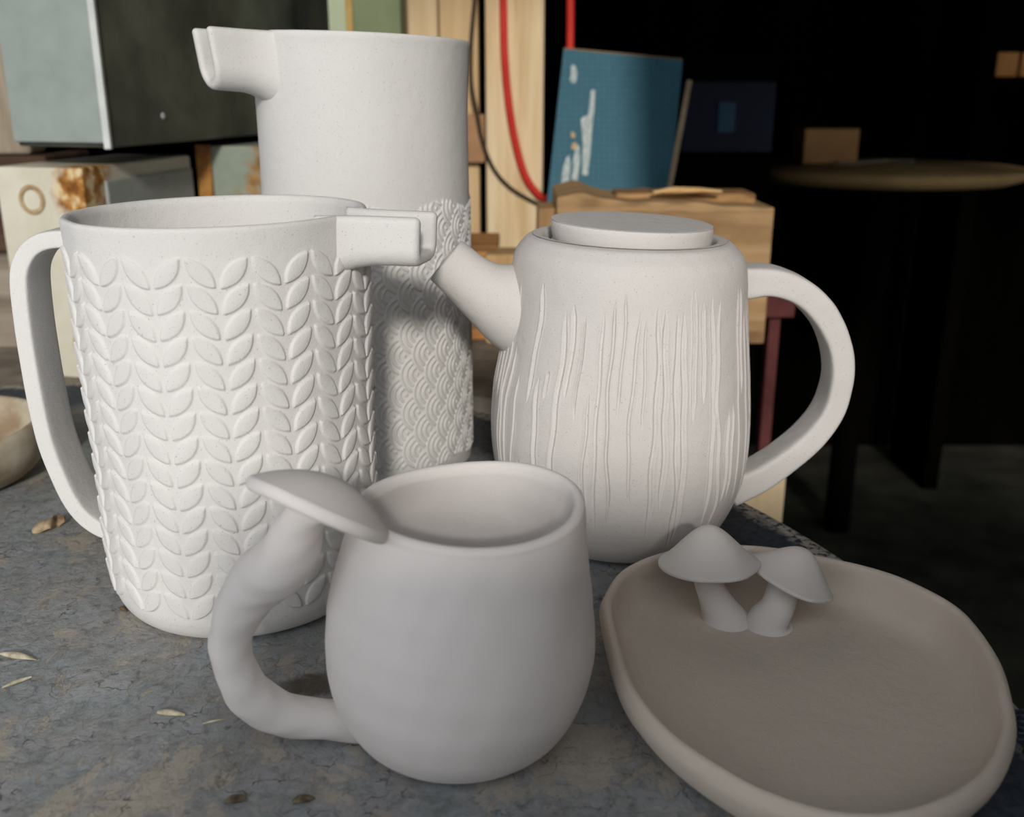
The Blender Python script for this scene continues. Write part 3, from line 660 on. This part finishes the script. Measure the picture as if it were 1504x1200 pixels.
# wall boards
M_pine = woodmat('pale_pine', sr(188,152,106), sr(222,194,150), sr(240,218,180), 'z')
M_pine2 = woodmat('light_pine', sr(205,172,126), sr(232,208,168), sr(245,228,194), 'z')
BY = 1.52
def vboard(x0, x1, Y, z0, z1, mat, label, th=.03):
    a = W(x0, 100, Y).x; b_ = W(x1, 100, Y).x; o = box('plank', (a,Y,z0), (b_,Y+th,z1), mat, None, .004)
    return tag(o, label, 'plank')
vboard(590, 644, BY, -.75, .85, M_pine2, 'upright pine plank just right of the pale green cabinet')
vboard(646, 703, BY, -.75, .85, M_pine, 'upright pine plank right behind the rim of the tallest pitcher')
vboard(713, 799, BY-.02, -.75, .85, M_pine2, 'widest sunlit upright pine plank, with the red cable in front')
a = W(655,168,BY-.03); b2 = W(712,240,BY-.03)
o = box('wood_block', (a.x,BY-.02,b2.z), (b2.x,BY-.0002,a.z), simple('tan_block', sr(150,110,78), sr(180,140,105), 12), None, .003); tag(o, 'tan wooden block fixed across the planks beside the tallest pitcher', 'wood block')
o = box('backing_board', (-.22,BY+.035,-.75), (.04,BY+.045,.85), M_gloom, None, 0); tag(o, 'dark board behind the gaps of the pine planks', 'board')
# cables
def cable(name, pts, Y, r, mat, label):
    P = [W(x, y, Y) for x, y in pts]; o = sweep(name, P, [r]*len(P), mat, None, ref=(0,1,0), nseg=80, sides=14); return tag(o, label, 'cable')
M_red = simple('red_rubber', sr(190,38,28), sr(214,58,42), 10, rough=.45, bmp=0); M_blk = simple('brown_black_rubber', sr(48,38,28), sr(70,58,42), 10, rough=.5, bmp=0)
cable('cable', [(737,-60),(739,0),(741,80),(747,150),(757,210),(770,255),(785,280),(803,292),(822,270),(833,180),(837,90),(838,0),(838,-60)], 1.494, .0056, M_red, 'red cable hanging in a loop in front of the widest pine plank')
cable('cable', [(702,-60),(697,0),(692,60),(692,120),(700,165),(709,210),(726,250),(752,278),(790,300)], 1.496, .003, M_blk, 'thin dark cable hanging beside the red cable')
# crate and blocks
M_orange = woodmat('orange_pine', sr(150,95,50), sr(195,140,85), sr(215,170,115), 'x')
M_cratefront = simple('brown_crate', sr(110,84,66), sr(150,122,98), 12)
cr = thing('crate', 'brown wooden crate on the bench between the tallest pitcher and the teapot', 'crate', (-.05,1.2,BZ))
box('crate_body', (-.14,1.13,BZ), (-.022,1.28,.070), M_cratefront, cr); box('lid', (-.145,1.122,.0705), (-.016,1.285,.083), M_orange, cr); box('base_rail', (-.142,1.118,BZ+.001), (-.014,1.1295,BZ+.014), M_orange, cr)
a = W(712,394,1.10); b2 = W(752,374,1.10)
o = prism('wood_offcut', [(a.x,1.10),(b2.x+.01,1.10),(b2.x+.01,1.16),(a.x,1.16)], BZ, b2.z, woodmat('offcut_pine', sr(150,110,72), sr(196,160,112), sr(214,180,135), 'z'), None, .004); tag(o, 'short pale wood offcut standing behind the teapot spout', 'wood offcut')
# timber block right
M_beam = woodmat('rough_sawn_beam', sr(128,96,66), sr(190,156,112), sr(212,182,138), 'x', .8)
tb = thing('timber', 'thick rough sawn timber block with splintered top, behind the teapot lid', 'timber', (.18,1.15,BZ))
def rough_beam():
    a = W(818,300,1.10); b_ = W(1138,300,1.10); nx, V, Fc = 60, [], []
    ztop = W(1138,305,1.10).z; zl = W(818,290,1.10).z; rng = np.random.default_rng(3)
    for i in range(nx+1):
        f = i/nx; x = a.x+(b_.x-a.x)*f; zt_ = zl+(ztop-zl)*f+.0012*math.sin(f*13)+.0006*math.sin(f*31)+(.005*math.exp(-((f-.12)/.06)**2))
        yo = .002*math.sin(f*31)
        V += [(x,1.10+yo,BZ+.001),(x,1.10+yo+.001,zt_*.5),(x,1.10+yo,zt_),(x,1.23,zt_+.002+.002*math.sin(f*17)),(x,1.23,BZ+.001)]
    for i in range(nx):
        for j in range(5): p = i*5; Fc.append((p+j, p+5+j, p+5+(j+1)%5, p+(j+1)%5))
    Fc += [(0,1,2,3,4), tuple(nx*5+k for k in (4,3,2,1,0))]
    return bevel(recalc(mesh_obj('beam', V, Fc, M_beam, tb, smooth=False)), .002)
rough_beam()
a = W(1000,275,1.16); b2 = W(1108,283,1.16)
zs_ = W(1000,272,1.16).z
o = box('splintered_strip', (W(905,275,1.14).x,1.14,.1315), (W(1112,275,1.14).x,1.20,.1465), simple('bark_strip', sr(120,84,56), sr(190,150,100), 18, (1,6,6)), tb, .004)
sweep('splinter', [W(960,282,1.12), W(1000,279,1.12), W(1060,281,1.12)], [(.004,.002),(.006,.004),(.004,.002)], simple('fresh_wood', sr(205,150,85), sr(235,205,150), 30, (1,6,6)), tb, nseg=16, sides=10, lump=.001)
# small left block under board
a = W(790,305,1.13); b2 = W(822,345,1.13)
o = box('wood_offcut', (a.x,1.13,BZ), (b2.x-.001,1.20,a.z), woodmat('offcut_tan', sr(150,115,80), sr(190,155,112), sr(205,175,130), 'z'), None, .004); tag(o, 'narrow tan offcut at the left end of the rough timber block', 'wood offcut')
# blue gridded board
m, nt, b = newmat('blue_grid_mat', .6); tc = nd(nt, 'ShaderNodeTexCoord'); br = nd(nt, 'ShaderNodeTexBrick'); br.offset = 0
sxyz = nd(nt, 'ShaderNodeSeparateXYZ'); cxyz = nd(nt, 'ShaderNodeCombineXYZ'); nt.links.new(tc.outputs['Object'], sxyz.inputs[0]); nt.links.new(sxyz.outputs['X'], cxyz.inputs['X']); nt.links.new(sxyz.outputs['Z'], cxyz.inputs['Y']); nt.links.new(cxyz.outputs[0], br.inputs['Vector'])
br.inputs['Scale'].default_value = 1; br.inputs['Brick Width'].default_value = .0075; br.inputs['Row Height'].default_value = .0075; br.inputs['Mortar Size'].default_value = .0004; br.inputs['Mortar Smooth'].default_value = .3
br.inputs['Color1'].default_value = (*sr(62,108,124), 1); br.inputs['Color2'].default_value = (*sr(58,104,120), 1); br.inputs['Mortar'].default_value = (*sr(48,86,102), 1)
nt.links.new(br.outputs['Color'], b.inputs['Base Color']); M_mat = m
bb = thing('gridded_board', 'blue gridded board with white paint marks leaning behind the rough timber block', 'board', (.12,1.36,BZ))
BT, BB = 1.42, 1.34
tl, tr_ = W(828,72,BT), W(1003,88,BT); bl, brr = W(803,300,BB), W(982,300,BB)
def ext(t, q): f = (BZ+.003-q.z)/(q.z-t.z); return q+(q-t)*f
bl2, br2 = ext(tl, bl), ext(tr_, brr)
slab('mat_surface', [bl2, br2, tr_, tl], .004, M_mat, bb, .0005)
up = Vector((0,.004,0)); nrm_b = (br2-bl2).cross(tl-bl2).normalized(); nrm_b = nrm_b if nrm_b.y > 0 else -nrm_b
slab('backing_board', [p+nrm_b*.0042+Vector((0,0,dz)) for p, dz in ((bl2,0),(br2,0),(tr_,.004),(tl,.004))], .012, simple('tan_backing', sr(120,95,66), sr(150,125,92), 10), bb, .001)
M_wp = simple('white_paint', sr(150,165,165), sr(205,212,208), 300, (1,1,.3), bmp=0)
def onboard(px, py, off=.0004):
    n = nrm_b; d = ray(px, py); o_ = Vector((0,0,CH)); t = (tl-o_).dot(n)/d.dot(n); return o_+d*t-n*off
def mark(poly, nm='paint_mark'):
    P = [onboard(x, y, .0001) for x, y in poly]; Q = [onboard(x, y, .0009) for x, y in poly]; n = len(P)
    V = P+Q; Fc = [tuple(range(n)), tuple(range(n, 2*n))[::-1]]+[(i, (i+1)%n, n+(i+1)%n, n+i) for i in range(n)]
    recalc(mesh_obj(nm, V, Fc, M_wp, bb, smooth=False))
for poly in ([(838,99),(841,95),(845,97),(848,108),(846,121),(841,123),(837,118),(839,107)],
             [(868,132),(874,133),(873,160),(870,185),(867,225),(863,258),(855,258),(856,215),(853,175),(858,171),(864,170)],
             [(846,211),(851,216),(852,235),(848,268),(839,272),(842,235)],
             [(832,232),(836,228),(838,240),(835,272),(824,276),(827,246)]): mark(poly)
M_wt = simple('tan_paint', sr(170,140,105), sr(205,180,140), 200, bmp=0)
for poly in ([(838,196),(841,193),(845,198),(844,204),(840,203)], [(840,212),(845,209),(848,214),(844,221),(839,218)]):
    P = [onboard(x, y, .0010) for x, y in poly]; Q = [onboard(x, y, .0015) for x, y in poly]; n = 5
    recalc(mesh_obj('paint_mark', P+Q, [tuple(range(n)), tuple(range(n,2*n))[::-1]]+[(i,(i+1)%n,n+(i+1)%n,n+i) for i in range(n)], M_wt, bb, smooth=False))
# lath
lt, lb = W(1013,118,1.34), W(986,262,1.31)
lb2 = lb+(lb-lt)*((BZ+.004-lb.z)/(lb.z-lt.z))
o = sweep('lath', [lt, lt.lerp(lb2,.5), lb2], [(.0015,.0035)]*3, simple('pale_lath', sr(130,112,88), sr(180,162,134), 20), None, ref=(0,1,0), nseg=10, sides=16, power=5); tag(o, 'thin pale lath leaning at the right edge of the blue gridded board', 'lath')
# dark blue locker behind
M_navy = simple('navy_paint', sr(12,20,40), sr(18,28,52), 6, rough=.5, bmp=0)
lk = thing('locker', 'dark blue metal locker in the gloom right of the gridded board', 'locker', (.45,1.9,-.75))
a = W(1004,80,1.85); b2 = W(1136,224,1.85)
box('locker_body', (a.x,1.86,-.75), (b2.x,2.15,a.z), M_gloom, lk); box('door', (a.x+.004,1.852,b2.z), (b2.x-.004,1.8595,a.z-.045), M_navy, lk)
p0, p1 = W(1056,150,1.85), W(1078,194,1.85)
box('label_plate', (p0.x,1.848,p1.z), (p1.x,1.8515,p0.z), simple('pale_blue_plate', sr(50,80,96), sr(66,98,112), 10, bmp=0), lk, .0005)
# red stand
M_redleg = simple('dark_red_iron', sr(70,34,34), sr(104,56,54), 12)
st = thing('stand', 'dark red iron stand under the right end of the rough timber block', 'stand', (.31,1.3,-.75))
x0 = W(1130,470,1.26).x
box('leg', (x0,1.26,-.75), (x0+.015,1.28,BZ-.001), M_redleg, st); box('leg', (x0-.12,1.40,-.75), (x0-.10,1.42,BZ-.03), M_redleg, st); box('top_plate', (x0-.12,1.245,BZ-.0005), (x0+.028,1.43,BZ+.045), M_redleg, st)
# pale plank below the table edge
a = W(1085,685,.95); b2 = W(1157,685,.95)
o = box('plank', (a.x-.06,.95,-.75), (b2.x,.975,a.z), M_pine2, None, .003); tag(o, 'pale upright plank on the ground just beyond the table edge under the teapot handle', 'plank')
# round tabletop in the gloom
M_dkwood = simple('dim_brown_wood', sr(140,112,72), sr(178,148,100), 5); 
rt_ = thing('round_table', 'dim round wooden table far back in the dark at right', 'table', (.95,2.45,-.75))
cc = W(1285,243,2.2)
revolve('tabletop', [(.0001,cc.z-.03),(.27,cc.z-.03),(.30,cc.z-.02),(.305,cc.z-.005),(.30,cc.z),(.0001,cc.z)], 96, M_dkwood, rt_, (cc.x,cc.y))
sweep('leg', [(cc.x,cc.y,-.75),(cc.x,cc.y,cc.z-.031)], [.03,.03], M_gloom, rt_, ref=(1,0,0), nseg=4, sides=16, cap=False)
o = box('carton', (W(1172,190,2.3).x,2.24,cc.z+.001), (W(1250,190,2.3).x,2.34,cc.z+.075), simple('carton_tan', sr(150,108,66), sr(180,138,90), 6), None, .002); tag(o, 'tan carton on the dim round table', 'carton')
o = sweep('cloth_strip', [G(1228,240,cc.z+.004),G(1260,239,cc.z+.004),G(1300,236,cc.z+.004),G(1340,237,cc.z+.004)], [(.01,.004)]*4, simple('pale_cloth', sr(120,112,90), sr(150,140,115), 20), None, nseg=20, sides=10); tag(o, 'pale crumpled strip lying on the dim round table', 'cloth')
M_warm = simple('amber_wood', sr(170,110,56), sr(205,150,90), 5)
sh = thing('shelf_unit', 'dark shelving at the far right with amber boards catching light', 'shelf', (1.7,3.2,-.75))
q0, q1 = W(1462,75,2.4), W(1504,112,2.4)
box('upright', (q0.x-.01,2.45,-.75), (q0.x+.03,2.7,1.2), M_gloom, sh); box('upright', (q0.x+.6,2.45,-.75), (q0.x+.64,2.7,1.2), M_gloom, sh)
box('shelf', (q0.x+.031,2.45,q1.z-.03), (q0.x+.599,2.7,q1.z-.001), M_gloom, sh)
o = box('amber_board', (q0.x+.035,2.46,q1.z), (q0.x+.085,2.49,q0.z), M_warm, None, .002); tag(o, 'amber wooden board standing on the far right shelf, left of two', 'board')
o = box('amber_board', (q0.x+.093,2.46,q1.z), (q0.x+.20,2.49,q0.z), M_warm, None, .002); tag(o, 'amber wooden board standing on the far right shelf, right of two', 'board')
# ---------------------------------------------------------------- LIGHT
w = bpy.data.worlds.new('world'); bpy.context.scene.world = w; w.use_nodes = True; nt = w.node_tree
bg = nt.nodes['Background']; bg.inputs['Color'].default_value = (.93,.96,1.0,1); bg.inputs['Strength'].default_value = 1.2
def sun(name, dirv, energy, angle, col):
    L = bpy.data.lights.new(name, 'SUN'); L.energy = energy; L.angle = math.radians(angle); L.color = col
    o = bpy.data.objects.new(name, L); C.objects.link(o); o.rotation_euler = Vector(dirv).to_track_quat('-Z', 'Y').to_euler(); return o
sun('sun', (-.05,.93,-.37), 2.05, 5, (1.0,.95,.88))
sc_ = bpy.context.scene
sc_.view_settings.view_transform = 'Standard'; sc_.view_settings.look = 'None'; sc_.view_settings.exposure = 0.0; sc_.view_settings.gamma = 1; sc_.view_settings.use_curve_mapping = False
for names, grp in ((('plank',), 'upright pine planks'), (('amber_board',), 'amber boards on the far shelf'), (('grit_clump',), 'grit clumps on the table'), (('paint_flake',), 'pale flakes on the table'),
                   (('pitcher',), 'clay pitchers'), (('junction_box',), 'rusty junction boxes'), (('cable',), 'cables on the planks'), (('wood_offcut',), 'wood offcuts on the bench')):
    for o in list(C.objects):
        if o.name.split('.')[0] in names and o.parent is None and 'category' in o: o['group'] = grp
